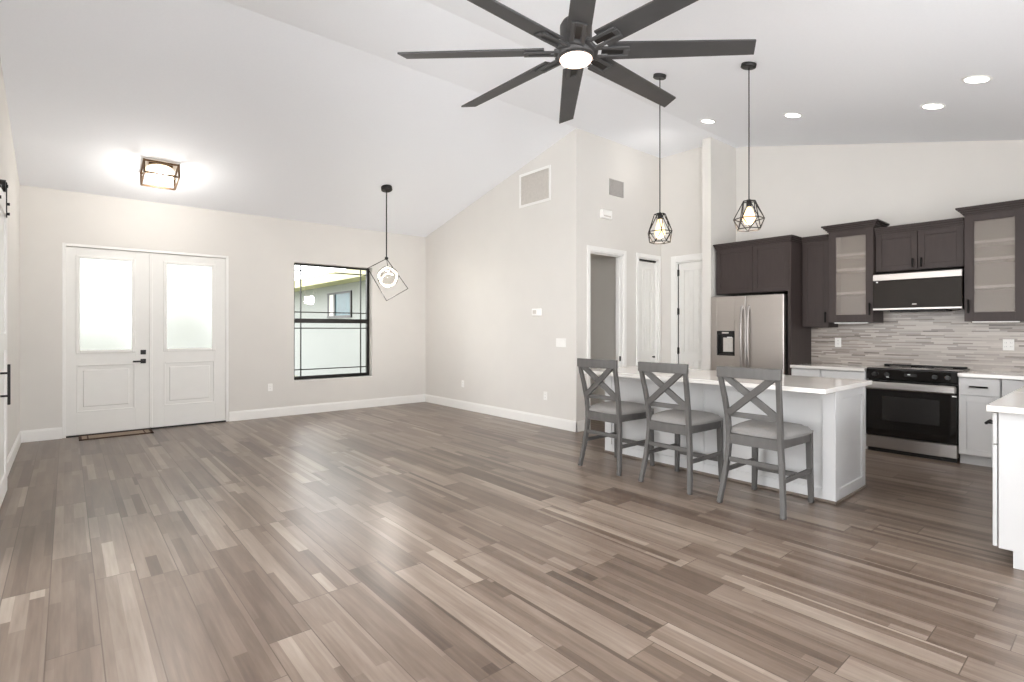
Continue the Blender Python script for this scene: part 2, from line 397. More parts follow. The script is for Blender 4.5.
# entrance double door
fr = MB()
fr.box(DX0, DX0+.035, 8.575, 8.74, 0, DZ, .003).box(DX1-.035, DX1, 8.575, 8.74, 0, DZ, .003).box(DX0+.035, DX1-.035, 8.575, 8.74, DZ-.035, DZ, .003)
fr.box(DX0+.03, DX0+.06, 8.65, 8.68, 0, DZ-.03).box(DX1-.06, DX1-.03, 8.65, 8.68, 0, DZ-.03).box(DX0+.06, DX1-.06, 8.65, 8.68, DZ-.07, DZ-.03).box(.83, .90, 8.65, 8.66, .02, DZ-.05)
struct('trim_1', fr, 'trim')
struct('trim_2', MB().box(DX0+.035, DX1-.035, 8.58, 8.74, 0, .018, .002), 'black')   # dark sill under the doors
def entry_leaf(name, x0, x1, g0, g1, hinge):
    F = Face('Y-', 8.60); mb = MB(); z0, z1 = .02, DZ-.04
    F.box(mb, x0, g0-.035, z0, z1, 0, .045); F.box(mb, g1+.035, x1, z0, z1, 0, .045)
    F.box(mb, g0-.035, g1+.035, 2.275, z1, 0, .045); F.box(mb, g0-.035, g1+.035, .90, 1.055, 0, .045)
    F.box(mb, g0-.035, g1+.035, z0, .30, 0, .045); F.box(mb, g0-.035, g1+.035, .30, .90, .012, .04, 0)
    F.box(mb, g0+.03, g1-.03, .365, .835, .004, .03, .008)
    for a, b, c_, d in ((g0-.02, g1+.02, .30, .315), (g0-.02, g1+.02, .885, .90), (g0-.035, g0-.02, .30, .90), (g1+.02, g1+.035, .30, .90)):
        F.box(mb, a, b, c_, d, -.003, .02, .003)
    o = struct(name, mb, 'door')
    tr_ = MB()
    for a, b, c_, d in ((g0, g1, 1.045, 1.085), (g0, g1, 2.255, 2.285), (g0-.04, g0, 1.045, 2.285), (g1, g1+.04, 1.045, 2.285)):
        F.box(tr_, a, b, c_, d, -.012, .02, .004)
    obj('glass_frame', tr_, 'door', o)
    obj('glass_pane', F.box(MB(), g0-.005, g1+.005, 1.08, 2.26, .016, .024, 0), 'obscure', o)
    return o
d1 = entry_leaf('door_1', -.0095, .862, .125, .660, 'l'); d2 = entry_leaf('door_2', .868, 1.7745, 1.05, 1.60, 'r')
astr = obj('astragal', MB().box(.848, .885, 8.585, 8.60, .03, DZ-.045, .003), 'door', d2)
F = Face('Y-', 8.60)
lv = F.box(MB(), .752, .812, .895, .955, -.012, 0, .003); lv.cyl(F.pt(.782, .925, -.012), F.pt(.782, .925, -.05), .011); F.box(lv, .665, .795, .914, .936, -.058, -.042, .004)
obj('lever_handle', lv, 'black', d1)
db = F.box(MB(), .752, .812, 1.015, 1.075, -.014, 0, .003); db.cyl(F.pt(.782, 1.045, -.014), F.pt(.782, 1.045, -.024), .013); F.box(db, .762, .802, 1.041, 1.049, -.034, -.022, .002)
obj('deadbolt', db, 'black', d1)

# dining window
wy = YB+.14
mb = MB()
def wf(a, b, c_, d, y0=wy-.03, y1=wy+.03, m=None): (m or mb).box(a, b, y0, y1, c_, d, .002)
wf(WX0, WX0+.045, WZ0, WZ1); wf(WX1-.045, WX1, WZ0, WZ1); wf(WX0+.045, WX1-.045, WZ1-.03, WZ1); wf(WX0+.045, WX1-.045, WZ0, WZ0+.05)
w = struct('window_1', mb, 'black')
mb = MB(); wf(WX0+.045, WX1-.045, 1.455, 1.525, wy-.045, wy+.02); obj('meeting_rail', mb, 'black', w)
mb = MB()
for z0, z1 in ((WZ0+.05, 1.455), (1.525, WZ1-.03)):
    for xx in (WX0+.045+.105, WX1-.045-.105): wf(xx-.008, xx+.008, z0, z1, wy-.012, wy+.012)
    for zz in (z0+.105, z1-.085): wf(WX0+.045, WX1-.045, zz-.008, zz+.008, wy-.012, wy+.012)
obj('muntin_grid', mb, 'black', w)
obj('glass_pane', MB().box(WX0+.04, WX1-.04, wy-.003, wy+.003, WZ0+.045, WZ1-.025), 'glass', w)
struct('trim_3', MB().box(WX0, WX1, YB-.006, YB+.11, WZ0-.018, WZ0, .003), 'trim')    # drywall-return sill

# hall doorway, closet door, hall-end door
def casing(name, F, u0, u1, z1, w_=.075, jd=.12):
    mb = MB()
    F.box(mb, u0-w_, u0, 0, z1+w_, -.016, 0, .003); F.box(mb, u1, u1+w_, 0, z1+w_, -.016, 0, .003); F.box(mb, u0, u1, z1, z1+w_, -.016, 0, .003)
    F.box(mb, u0-.001, u0+.018, 0, z1, 0, jd, .001); F.box(mb, u1-.018, u1+.001, 0, z1, 0, jd, .001); F.box(mb, u0, u1, z1-.018, z1, 0, jd, .001)
    F.box(mb, u0+.018, u0+.03, 0, z1-.018, .05, .085, .001); F.box(mb, u1-.03, u1-.018, 0, z1-.018, .05, .085, .001); F.box(mb, u0+.018, u1-.018, z1-.03, z1-.018, .05, .085, .001)
    return struct(name, mb, 'trim')
FH = Face('Y-', 4.75); FE = Face('X-', 7.03)
c1 = casing('trim_4', FH, 5.38, 6.10, 2.42, .06)
obj('strike_plate', MB().box(6.072, 6.083, 4.775, 4.80, .895, .965, .001), 'black', c1)
casing('trim_5', FH, 6.46, 6.95, 2.42, .06)
casing('trim_6', FE, 3.935, 4.48, 2.37, .085)
struct('trim_7', MB().box(6.48, 6.93, 4.77, 4.80, 2.375, 2.40), 'black')     # bifold track
def plank_panel(F, u0, u1, z0, z1, n):
    mb = MB(); st = .085
    F.box(mb, u0, u0+st, z0, z1, 0, .035); F.box(mb, u1-st, u1, z0, z1, 0, .035)
    zm = z0+(z1-z0)*.40
    for a, b in ((z0, z0+.16), (zm-.07, zm+.07), (z1-.11, z1)): F.box(mb, u0+st, u1-st, a, b, 0, .035)
    w_ = (u1-u0-2*st)/n
    for k in range(n): F.box(mb, u0+st+k*w_+.002, u0+st+(k+1)*w_-.002, z0+.15, z1-.1, .009, .03, .004)
    F.box(mb, u0+st-.002, u1-st+.002, z0+.15, z1-.1, .015, .03, 0)
    return mb
d3 = struct('door_3', plank_panel(Face('Y-', 4.79), 6.485, 6.925, .02, 2.37, 4), 'door')
obj('knob', MB().cyl((6.86, 4.79, .93), (6.86, 4.765, .93), .008).ball((6.86, 4.755, .93), .016), 'black', d3)
d4 = struct('door_4', plank_panel(Face('X-', 7.045), 3.957, 4.445, .02, 2.335, 4), 'door')
gp = MB().box(7.05, 7.06, 4.445, 4.465, .02, 2.335); obj('hinge_gap', gp, 'black', d4)  # black strip drawn for the shade in the gap beside the hinges
for zz in (.25, 1.03, 1.62, 2.2):
    obj('hinge', MB().cyl((7.036, 4.455, zz-.05), (7.036, 4.455, zz+.05), .011, n=10).box(7.038, 7.046, 4.435, 4.475, zz-.045, zz+.045, .001), 'black', d4)

# backsplash behind the counters
bs = struct('trim_8', MB().box(KX-.012, KX, -.16, 2.752, .914, 1.62), 'mosaic')

# exterior seen through the dining window and the obscure door glass
struct('exterior_ground', MB().box(-30, 30, 8.78, 60, -.25, -.12), 'ground')
ew = struct('exterior_wall', MB().box(5.6, 5.8, 8.76, 22, -.2, 2.62), 'stucco')
struct('exterior_soffit', MB().box(4.9, 5.62, 8.76, 22, 2.56, 2.60).box(4.86, 4.9, 8.76, 22, 2.5, 2.72), 'soffit')
xw = struct('window_2', MB().box(5.56, 5.6, 13.0, 14.62, 1.66, 1.72).box(5.56, 5.6, 13.0, 14.62, 2.30, 2.35).box(5.56, 5.6, 13.0, 13.06, 1.72, 2.30).box(5.56, 5.6, 14.05, 14.16, 1.72, 2.30).box(5.57, 5.6, 14.5, 14.62, 1.72, 2.30), 'black')
obj('glass_pane', MB().box(5.58, 5.60, 13.05, 14.06, 1.71, 2.31), 'teal', xw)
obj('dark_pane', MB().box(5.585, 5.60, 14.15, 14.51, 1.71, 2.31), 'grille', xw)
def bush(loc, r, label):
    b = thing('hedge_shrub', label, 'shrub', loc, 'shrubs beyond the front doors')
    mb = MB()
    for k in range(5):
        mb.ball((loc[0]+random.uniform(-.5, .5)*r, loc[1]+random.uniform(-.4, .4)*r, loc[2]+r*random.uniform(.5, 1.5)), r*random.uniform(.4, .6), n=12)
    for v in mb.bm.verts: v.co += Vector([random.uniform(-.06, .06) for _ in range(3)])
    obj('foliage', mb, 'leaf', b)
    obj('stem', MB().cyl((loc[0], loc[1], loc[2]), (loc[0], loc[1], loc[2]+r*.6), .05), 'bronze', b)
bush((.5, 14.2, -.12), .95, 'pale green shrub blurred behind left entrance door glass')
bush((2.5, 14.6, -.12), .95, 'pale green shrub blurred behind right entrance door glass')

# ------------------------------------------------------------------ ceiling fan
FX, FY, FZ = 2.315, 2.152, 3.005
cz = zs(FY)
fan = thing('ceiling_fan', 'large eight-blade charcoal ceiling fan with glowing round light', 'ceiling fan', (FX, FY, cz))
obj('canopy', MB().lathe((FX, FY, cz-.09), [(.03, 0), (.07, .02), (.085, .07), (.085, .125)]), 'fan_body', fan)
obj('downrod', MB().cyl((FX, FY, FZ+.16), (FX, FY, cz-.05), .014), 'fan_body', fan)
obj('motor_housing', MB().lathe((FX, FY, FZ), [(.095, -.036), (.105, -.034), (.11, -.01), (.11, .02), (.095, .03), (.095, .15), (.08, .175), (.03, .19)]), 'fan_body', fan)
lt = obj('light_ring', MB().lathe((FX, FY, FZ), [(.09, -.05), (.1, -.048), (.1, -.04), (.09, -.036)]), 'fan_body', fan)
obj('lens', MB().lathe((FX, FY, FZ), [(.02, -.078), (.06, -.073), (.09, -.06), (.098, -.046), (.09, -.038)]), 'glow_fan', lt)
pitch = math.radians(13)
for k in range(8):
    a = math.radians(2.2+45*k); R = Matrix.Translation((FX, FY, FZ)) @ Matrix.Rotation(a, 4, 'Z') @ Matrix.Rotation(-pitch, 4, 'X')
    b = MB(); b.mx = R
    b.prism([(.19, -.068), (1.03, -.057), (1.06, .055), (.19, .068)], 'z', -.005, .005)
    bl = obj('blade', b, 'fan_blade', fan)
    ar = MB(); ar.mx = R
    for sy in (-.033, .033): ar.box(.09, .31, sy-.012, sy+.012, -.016, -.005, .003)
    ar.box(.28, .315, -.021, .021, -.015, -.005, .003); ar.box(.08, .13, -.045, .045, -.018, .006, .003)
    obj('blade_arm', ar, 'fan_blade', bl)
    sl = MB(); sl.mx = R; sl.box(.15, .28, -.016, .016, -.009, -.005); obj('slot', sl, 'black', bl)
lamp('fan_lamp', 'AREA', (FX, FY, FZ-.082), 18, (1, .93, .87), shape='DISK', size=.15)

# ------------------------------------------------------------------ kitchen pendants
def cage_pendant(loc, zb, label, turn, zt):
    x, y, z = loc
    p = thing('cage_pendant', label, 'pendant light', loc, 'cage pendants over the island')
    c_ = MB(); c_.mx = Matrix.Translation(loc) @ Matrix.Rotation(math.atan(.24), 4, 'X')
    c_.lathe((0, 0, -.032), [(.055, 0), (.062, .005), (.062, .03), (.06, .034)]); obj('canopy', c_, 'black', p)
    obj('cord', MB().cyl((x, y, zt), (x, y, z-.01), .005, n=8), 'black', p)
    obj('socket', MB().lathe((x, y, zt-.065), [(.016, 0), (.022, .01), (.022, .05), (.012, .07)]), 'black', p)
    h = zt-zb; top, mid, bot = [], [], []
    for k in range(6):
        a = turn+k*PI/3
        top.append((x+.052*math.cos(a), y+.052*math.sin(a), zt-.012))
        mid.append((x+.122*math.cos(a+PI/6), y+.122*math.sin(a+PI/6), zb+h*.36))
        bot.append((x+.098*math.cos(a), y+.098*math.sin(a), zb+.004))
    cg = MB(); cg.tube(top, .0045, 6, True).tube(mid, .0045, 6, True).tube(bot, .0045, 6, True)
    for k in range(6):
        for q in (mid[k], mid[k-1]): cg.cyl(top[k], q, .004, n=6); cg.cyl(bot[k], q, .004, n=6)
    for k in (0, 2, 4): cg.cyl(top[k], (x, y, zt-.005), .005, n=6)
    obj('wire_cage', cg, 'black', p)
    obj('bulb', MB().lathe((x, y, zb), [(.004, .045), (.034, .055), (.052, .09), (.044, .135), (.018, h-.06)]), 'glow_bulb', p)
    lamp('pendant_lamp', 'POINT', (x, y, zb+.02), 4, (1, .74, .5), shadow_soft_size=.04)
cage_pendant((4.418, 2.996, 3.831), 2.195, 'black wire cage pendant hanging farther off, in front of the hall', .2, 2.485)
cage_pendant((4.469, 2.142, 3.626), 2.205, 'black wire cage pendant hanging nearer, in front of the cabinet over the refrigerator', .55, 2.46)

# dining pendant: tilted square wire loop with a lit glass globe
gx, gy, gz = 3.573, 7.078, 3.434
g = thing('dining_pendant', 'black rod pendant with tilted wire square and glowing glass globe', 'pendant light', (gx, gy, gz))
c_ = MB(); c_.mx = Matrix.Translation((gx, gy, gz)) @ Matrix.Rotation(-math.atan(.243), 4, 'X')
c_.lathe((0, 0, -.055), [(.07, 0), (.08, .006), (.08, .05), (.078, .056)]); obj('canopy', c_, 'black', g)
obj('rod', MB().cyl((gx, gy, 2.40), (gx, gy, gz-.02), .009, n=10), 'black', g)
obj('joint', MB().ball((gx, gy, 2.39), .026), 'black', g)
rt = Vector((math.cos(math.radians(40.18-18)), -math.sin(math.radians(40.18-18)), 0)); up = Vector((0, 0, 1)); ob = Vector((gx, gy, 2.385))
def loop(off):
    return [ob+off, ob+off+rt*-.265+up*-.15, ob+off+rt*.0+up*-.615, ob+off+rt*.31+up*-.43]
fd = rt.cross(up)*.09
q1 = loop(fd*0)
obj('wire_square', MB().tube(q1, .0055, 6, True), 'black', g)
gc = ob+rt*.02+up*-.265
gl = obj('glass_globe', MB().ball(gc, .155, n=32), 'globe', g)
obj('hanger', MB().cyl(gc+up*.14, ob, .004, n=6), 'black', g)
rg = MB(); ring = []
vw = Vector((gx, gy, 0)).normalized(); sd = vw.cross(up)
for k in range(28):
    a = 2*PI*k/28; r_ = .128+.007*math.sin(5*a)
    ring.append(gc+sd*r_*math.cos(a)+up*r_*math.sin(a))
rg.tube(ring, .014, 8, True)
rg.tube([gc+sd*.09*math.cos(.7+t_)+up*.05*math.sin(.7+t_*1.3) for t_ in (0, .6, 1.3, 2.1, 2.8)], .008, 6)
obj('led_coil', rg, 'glow_ring', gl)
lamp('dining_lamp', 'POINT', gc+up*-.2, 25, (1, .96, .91), shadow_soft_size=.1)

# flush entry light
ex, ey, ez = .855, 7.60, zn(7.66)
e = thing('flush_ceiling_light', 'square bronze-framed flush ceiling light over the entrance doors', 'ceiling light', (ex, ey, ez))
mx_ = Matrix.Translation((ex, ey, ez)) @ Matrix.Rotation(-math.atan(.243), 4, 'X')
hs, hh_ = .172, .165
f_ = MB(); f_.mx = mx_
for sx in (-1, 1):
    for sy in (-1, 1):
        f_.box(sx*hs-.01, sx*hs+.01, sy*hs-.01, sy*hs+.01, -hh_, 0, .002)
for zz in (-hh_, -.012):
    for s_ in (-1, 1):
        f_.box(-hs, hs, s_*hs-.009, s_*hs+.009, zz-.009, zz+.009, .002); f_.box(s_*hs-.009, s_*hs+.009, -hs, hs, zz-.009, zz+.009, .002)
obj('frame', f_, 'bronze', e)
p_ = MB(); p_.mx = mx_; p_.box(-.12, .12, -.12, .12, -.02, 0, .003); obj('back_plate', p_, 'bronze', e)
s_ = MB(); s_.mx = mx_; s_.lathe((0, 0, 0), [(.138, -.125), (.142, -.12), (.142, -.02), (.138, -.018)]); obj('drum_shade', s_, 'glow_shade', e)
s_ = MB(); s_.mx = mx_; s_.lathe((0, 0, 0), [(.13, -.13), (.134, -.128), (.134, -.122), (.13, -.120)]); obj('diffuser', s_, 'glow_can', e)
lamp('entry_lamp', 'POINT', (ex, ey, ez-.32), 17, (1, .96, .91), shadow_soft_size=.12)
lamp('entry_glow', 'POINT', (ex-.30, ey-.1, ez-.16), .2, (1, .9, .76), shadow_soft_size=.05)  # pair of bare point lamps added beside the fixture for its ceiling glow
lamp('entry_glow', 'POINT', (ex+.30, ey-.1, ez-.16), .2, (1, .9, .76), shadow_soft_size=.05)

# recessed cans in the kitchen slope
for (x, y), lb in (((6.072, 3.425), 'round recessed ceiling light nearest the wall pier beside the refrigerator'),
                   ((6.06, 2.418), 'round recessed ceiling light second from the wall pier'),
                   ((6.072, 1.203), 'round recessed ceiling light third from the wall pier'),
                   ((5.426, .801), 'round recessed ceiling light farthest from the wall pier, highest of four')):
    z = zs(y); c_ = thing('recessed_light', lb, 'ceiling light', (x, y, z), 'recessed lights in the kitchen ceiling')
    mx_ = Matrix.Translation((x, y, z)) @ Matrix.Rotation(math.atan(.24), 4, 'X')
    a = MB(); a.mx = mx_; a.lathe((0, 0, 0), [(.075, -.001), (.075, -.007), (.09, -.006), (.095, 0)]); obj('trim_ring', a, 'plastic', c_)
    a = MB(); a.mx = mx_; a.lathe((0, 0, 0), [(.074, -.001), (.074, -.006)]); obj('lens', a, 'glow_can', c_)
    lamp('recessed_lamp', 'SPOT', (x, y, z-.03), 8, (1, .93, .86), spot_size=math.radians(125), spot_blend=.6, shadow_soft_size=.07)

# ------------------------------------------------------------------ wall fittings
def grille(name, label, fm, u0, u1, z0, z1, F, fw, n, cat):
    v = thing(name, label, cat, F.pt((u0+u1)/2, z0, 0))
    mb = MB()
    F.box(mb, u0, u0+fw, z0, z1, -.012, 0); F.box(mb, u1-fw, u1, z0, z1, -.012, 0)
    F.box(mb, u0+fw, u1-fw, z0, z0+fw, -.012, 0); F.box(mb, u0+fw, u1-fw, z1-fw, z1, -.012, 0)
    obj('frame', mb, 'trim' if fm == 'trim' else fm, v)
    mb = MB(); F.box(mb, u0+fw, u1-fw, z0+fw, z1-fw, -.002, 0, 0)
    h = (z1-z0-2*fw)/n
    for k in range(n): F.box(mb, u0+fw, u1-fw, z0+fw+k*h+h*.15, z0+fw+(k+1)*h-h*.1, -.007, -.002, 0)
    obj('louvres', mb, 'grille' if fm == 'trim' else fm, v)
FR = Face('X-', 5.12); FB = Face('Y-', YB); FS = Face('X-', KX-.012)
grille('return_air_grille', 'large white-framed return air grille high on the dining wall', 'trim', 5.225, 5.885, 3.14, 3.63, FR, .035, 26, 'vent')
grille('supply_vent', 'small grey air vent high on the hall wall', 'vent_grey', 5.79, 6.10, 3.235, 3.46, FH, .018, 10, 'vent')
v = thing('door_chime', 'white door chime box on the hall wall below the small vent', 'door chime', (5.69, 4.75, 2.88))
obj('housing', MB().box(5.585, 5.80, 4.70, 4.75, 2.88, 3.0, .012, 3), 'plastic', v)
obj('grille', MB().box(5.62, 5.765, 4.697, 4.701, 2.90, 2.92, .001), 'grille', v)
v = thing('thermostat', 'small white thermostat with grey screen on the dining wall', 'thermostat', (5.12, 5.49, 1.54))
obj('housing', MB().box(5.095, 5.12, 5.41, 5.595, 1.545, 1.645, .006, 2), 'plastic', v)
obj('screen', MB().box(5.092, 5.096, 5.50, 5.575, 1.57, 1.625, .001), 'grille', v)
def plate(kind, label, F, u, z, gangs=1, switch=False, group=None):
    w_ = {1: .07, 2: .088, 4: .185}[gangs]; v = thing(kind, label, 'light switch' if switch else 'outlet', F.pt(u, z-.058, 0), group)
    obj('cover_plate', F.box(MB(), u-w_/2, u+w_/2, z-.058, z+.058, -.006, 0, .002), 'plastic', v)
    for k in range(gangs):
        uu = u-(gangs-1)*.021+k*.042
        if switch: obj('rocker', F.box(MB(), uu-.016, uu+.016, z-.033, z+.033, -.010, -.005, .002), 'plastic', v)
        else:
            for dz in (-.02, .02):
                s = obj('socket', F.box(MB(), uu-.016, uu+.016, z+dz-.014, z+dz+.014, -.008, -.005, .003), 'plastic', v)
                sl = MB(); F.box(sl, uu-.007, uu-.005, z+dz-.004, z+dz+.006, -.0085, -.007, 0); F.box(sl, uu+.005, uu+.007, z+dz-.004, z+dz+.006, -.0085, -.007, 0)
                obj('slots', sl, 'black_plastic', s)
plate('light_switch', 'wide white light switch plate on the dining wall near its open end', FR, 5.03, 1.17, 4, True)
plate('wall_outlet', 'white outlet low on the dining wall under the light switch', FR, 5.335, .42)
plate('wall_outlet', 'white outlet low on the dining wall near the room corner', FR, 7.35, .43)
plate('wall_outlet', 'white outlet low on the window wall between doors and window', FB, 2.38, .46)
plate('wall_outlet', 'white outlet on mosaic backsplash left of the range', FS, 2.436, 1.185)
plate('wall_outlet', 'white double plate outlet on mosaic backsplash right of the range', FS, .854, 1.19, 2)
plate('light_switch', 'white light switch seen through the open hall doorway', Face('Y-', 6.4), 7.05, 1.17, 1, True)

# door mat
dm = thing('door_mat', 'tan mat with dark brown border lying before the entrance doors', 'mat', (.49, 8.40, 0))
obj('weave', MB().box(.12, .855, 8.27, 8.555, .0, .008, .002), 'mat', dm)
bd = MB()
for a in ((.11, .865, 8.258, 8.285), (.11, .865, 8.545, 8.57), (.11, .14, 8.258, 8.57), (.835, .865, 8.258, 8.57), (.19, .205, 8.285, 8.545), (.77, .785, 8.285, 8.545)):
    bd.box(a[0], a[1], a[2], a[3], .0, .011, .002)
obj('border', bd, 'mat_dark', dm)

# barn door on the left wall
bdr = thing('barn_door', 'white sliding barn door with black handle on the left wall', 'sliding door', (-.40, 5.5, .02))
mb = MB(); bx0, bx1 = -.412, -.378
mb.box(bx0, bx1-.012, 5.03, 6.02, .02, 2.42)
for a in ((5.0, 5.12, .02, 2.42), (5.93, 6.05, .02, 2.42), (5.12, 5.93, .02, .18), (5.12, 5.93, 2.28, 2.42), (5.12, 5.93, 1.18, 1.32)):
    mb.box(bx0, bx1, a[0], a[1], a[2], a[3], .002)
obj('panel', mb, 'trim', bdr)
hd = MB().box(-.338, -.322, 5.395, 5.435, .79, 1.09, .002)
for zz in (.855, 1.025): hd.cyl((bx1, 5.415, zz), (-.33, 5.415, zz), .008, n=10)
obj('handle', hd, 'black', bdr)
for yy in (5.2, 5.93):
    hg = MB().box(bx1, bx1+.006, yy-.02, yy+.02, 2.26, 2.50, .001)
    hg.cyl((bx1-.04, yy, 2.516), (bx1-.002, yy, 2.515), .048, n=24).cyl((bx1, yy, 2.515), (bx1+.012, yy, 2.515), .014)
    hg.prism([(yy-.02, 2.49), (yy+.02, 2.49), (yy+.014, 2.545), (yy-.014, 2.545)], 'x', bx1, bx1+.006)
    for zz in (2.29, 2.37): hg.cyl((bx1+.004, yy, zz), (bx1+.022, yy, zz), .012, n=8)
    obj('roller_hanger', hg, 'black', bdr)
rl = thing('barn_door_rail', 'black flat rail carrying the barn door on the left wall', 'rail', (-.40, 5.0, 2.43))
obj('bar', MB().box(-.424, -.416, 4.5, 6.0, 2.43, 2.467, .001), 'black', rl)
for yy in (4.6, 5.05, 5.5, 5.97): obj('standoff', MB().cyl((-.43, yy, 2.45), (-.42, yy, 2.45), .012).cyl((-.417, yy, 2.45), (-.409, yy, 2.45), .012, n=6), 'black', rl)

# ------------------------------------------------------------------ kitchen: tall and wall cabinets
def crown(mb, X, y0, y1, zt, h=.05, out=.045, back=KX-.003, ends=(1, 1)):
    """flared cornice on front and ends: stepped cove"""
    n = 4
    for k in range(n):
        f0 = (k+1)/n; o_ = out*(f0**1.3); z0 = zt-h+h*k/n; z1 = zt-h+h*(k+1)/n
        mb.box(X-o_, back, y0-o_*ends[0], y1+o_*ends[1], z0, z1, .001)
def carcass(mb, X, y0, y1, z0, z1, t=.018, back=KX-.002):
    mb.box(X, back, y0, y0+t, z0, z1, .001); mb.box(X, back, y1-t, y1, z0, z1, .001)
    mb.box(X, back, y0+t, y1-t, z0, z0+t, 0); mb.box(X, back, y0+t, y1-t, z1-t, z1, 0); mb.box(back-.008, back, y0+t, y1-t, z0+t, z1-t, 0)
def wall_cab(name, label, X, y0, y1, z0, z1, doors, pulls, cr, group='dark wall cabinets', pl=.13, ends=(1, 1), closed=True):
    c_ = thing(name, label, 'cabinet', ((X+KX)/2, (y0+y1)/2, z0), group)
    mb = MB(); carcass(mb, X+.021, y0, y1, z0, z1)
    obj('carcass', mb, 'dark_cab', c_)
    if cr:
        mb = MB(); crown(mb, X, y0, y1, z1+cr, cr+.012, .045, ends=ends); obj('crown', mb, 'dark_cab', c_)
    F = Face('X-', X)
    for k, (a, b) in enumerate(doors):
        d = obj('door', shaker(F, a, b, z0+.006, z1-.008), 'dark_cab', c_)
        if pulls[k]: obj('handle', pull(F, pulls[k][0], pulls[k][1], pl), 'pull', d)
    return c_
def glass_cab(label, X, y0, y1, z0, z1, g0, g1, gz0, gz1, hy, ends):
    c_ = thing('glass_wall_cabinet', label, 'cabinet', ((X+KX)/2, (y0+y1)/2, z0), 'dark wall cabinets')
    mb = MB(); carcass(mb, X+.021, y0, y1, z0, z1); obj('carcass', mb, 'dark_cab', c_)
    li = MB(); li.box(KX-.014, KX-.011, y0+.018, y1-.018, z0+.018, z1-.018, 0)
    for yy in (y0+.018, y1-.021): li.box(X+.024, KX-.011, yy, yy+.003, z0+.018, z1-.018, 0)
    obj('lining', li, 'cab_in', c_)
    for k in (.277, .58, .77): obj('shelf', MB().box(X+.032, KX-.013, y0+.022, y1-.022, gz0+(gz1-gz0)*k-.014, gz0+(gz1-gz0)*k+.014, .001), 'plastic', c_)
    F = Face('X-', X); mb = MB()
    F.box(mb, y0+.003, g0, z0+.006, z1-.006, 0, .02); F.box(mb, g1, y1-.003, z0+.006, z1-.006, 0, .02)
    F.box(mb, g0, g1, z0+.006, gz0, 0, .02); F.box(mb, g0, g1, gz1, z1-.006, 0, .02)
    d = obj('door', mb, 'dark_cab', c_)
    obj('glass_pane', F.box(MB(), g0-.005, g1+.005, gz0-.005, gz1+.005, .010, .014, 0), 'frost', d)
    obj('handle', pull(F, hy, z0+.155, .14), 'pull', d)
    obj('light_rail', MB().box(X+.02, X+.05, y0+.06, y1-.06, z0-.012, z0, .002), 'plastic', c_)
    mb = MB(); crown(mb, X, y0, y1, z1+.055, .075, .06, ends=ends); obj('crown', mb, 'dark_cab', c_)
# refrigerator surround
fc = wall_cab('refrigerator_cabinet', 'wide dark two-door cabinet above the refrigerator', 6.86, 2.775, 3.752, 1.83, 2.455,
              [(2.782, 3.235), (3.24, 3.745)], [None, None], .062, ends=(1, .4))
tp = thing('end_panel', 'tall dark panel standing between refrigerator and counter', 'cabinet panel', (7.17, 2.762, 0))
obj('board', MB().box(6.84, KX-.002, 2.752, 2.773, 0, 2.436, .001), 'dark_cab', tp)
obj('filler', MB().box(6.84, 6.86, 2.773, 2.79, 0, 1.825, .001), 'dark_cab', tp)
wall_cab('wall_cabinet', 'narrow dark single-door wall cabinet right of the refrigerator panel', 7.15, 2.435, 2.745, 1.375, 2.455,
         [(2.438, 2.742)], [(2.466, 1.50)], .06, ends=(0, 0))
glass_cab('dark cabinet with frosted glass door left of the microwave', 7.10, 1.952, 2.425, 1.432, 2.552, 2.03, 2.342, 1.525, 2.458, 1.985, (1, 1))
wall_cab('microwave_cabinet', 'low dark two-door cabinet above the microwave', 7.15, 1.158, 1.946, 2.01, 2.445,
         [(1.161, 1.547), (1.553, 1.943)], [(1.515, 2.085), (1.59, 2.085)], .07, pl=.10, ends=(0, 0))
glass_cab('dark cabinet with frosted glass door right of the microwave', 7.10, .675, 1.150, 1.432, 2.552, .765, 1.072, 1.525, 2.458, 1.112, (1, 1))

# microwave
mw = thing('microwave', 'black over-range microwave with stainless top strip', 'microwave', (7.27, 1.55, 1.56))
my0, my1 = 1.158, 1.946
obj('body', MB().box(7.10, KX-.014, my0+.004, my1-.004, 1.565, 1.985, .003), 'black_plastic', mw)
dr = obj('door', MB().box(7.06, 7.10, my0, my1, 1.592, 1.90, .004), 'mw_glass', mw)
obj('top_strip', MB().box(7.055, 7.10, my0, my1, 1.902, 1.972, .003), 'steel_h', mw)
obj('bottom_strip', MB().box(7.055, 7.10, my0, my1, 1.567, 1.59, .003), 'steel_h', mw)
obj('badge', MB().box(7.057, 7.061, 1.54, 1.58, 1.622, 1.632, .001), 'steel_h', dr)
obj('indicator', MB().cyl((7.054, 1.905, 1.885), (7.06, 1.905, 1.885), .009), 'plastic', dr)
obj('vent_grille', MB().box(7.12, 7.4, 1.3, 1.8, 1.545, 1.566, .003), 'black', mw)

# refrigerator
rf = thing('refrigerator', 'stainless french-door refrigerator with black water dispenser', 'refrigerator', (7.05, 3.27, 0))
ry0, ry1, rz = 2.80, 3.757, 1.79; rs = 3.275
obj('body', MB().box(6.80, 7.44, ry0+.01, ry1-.01, .03, rz-.015, .004), 'steel', rf)
F = Face('X-', 6.74); zb = .70
rd = obj('door', F.box(MB(), ry0, rs-.003, zb, rz, 0, .058, .008), 'steel', rf)
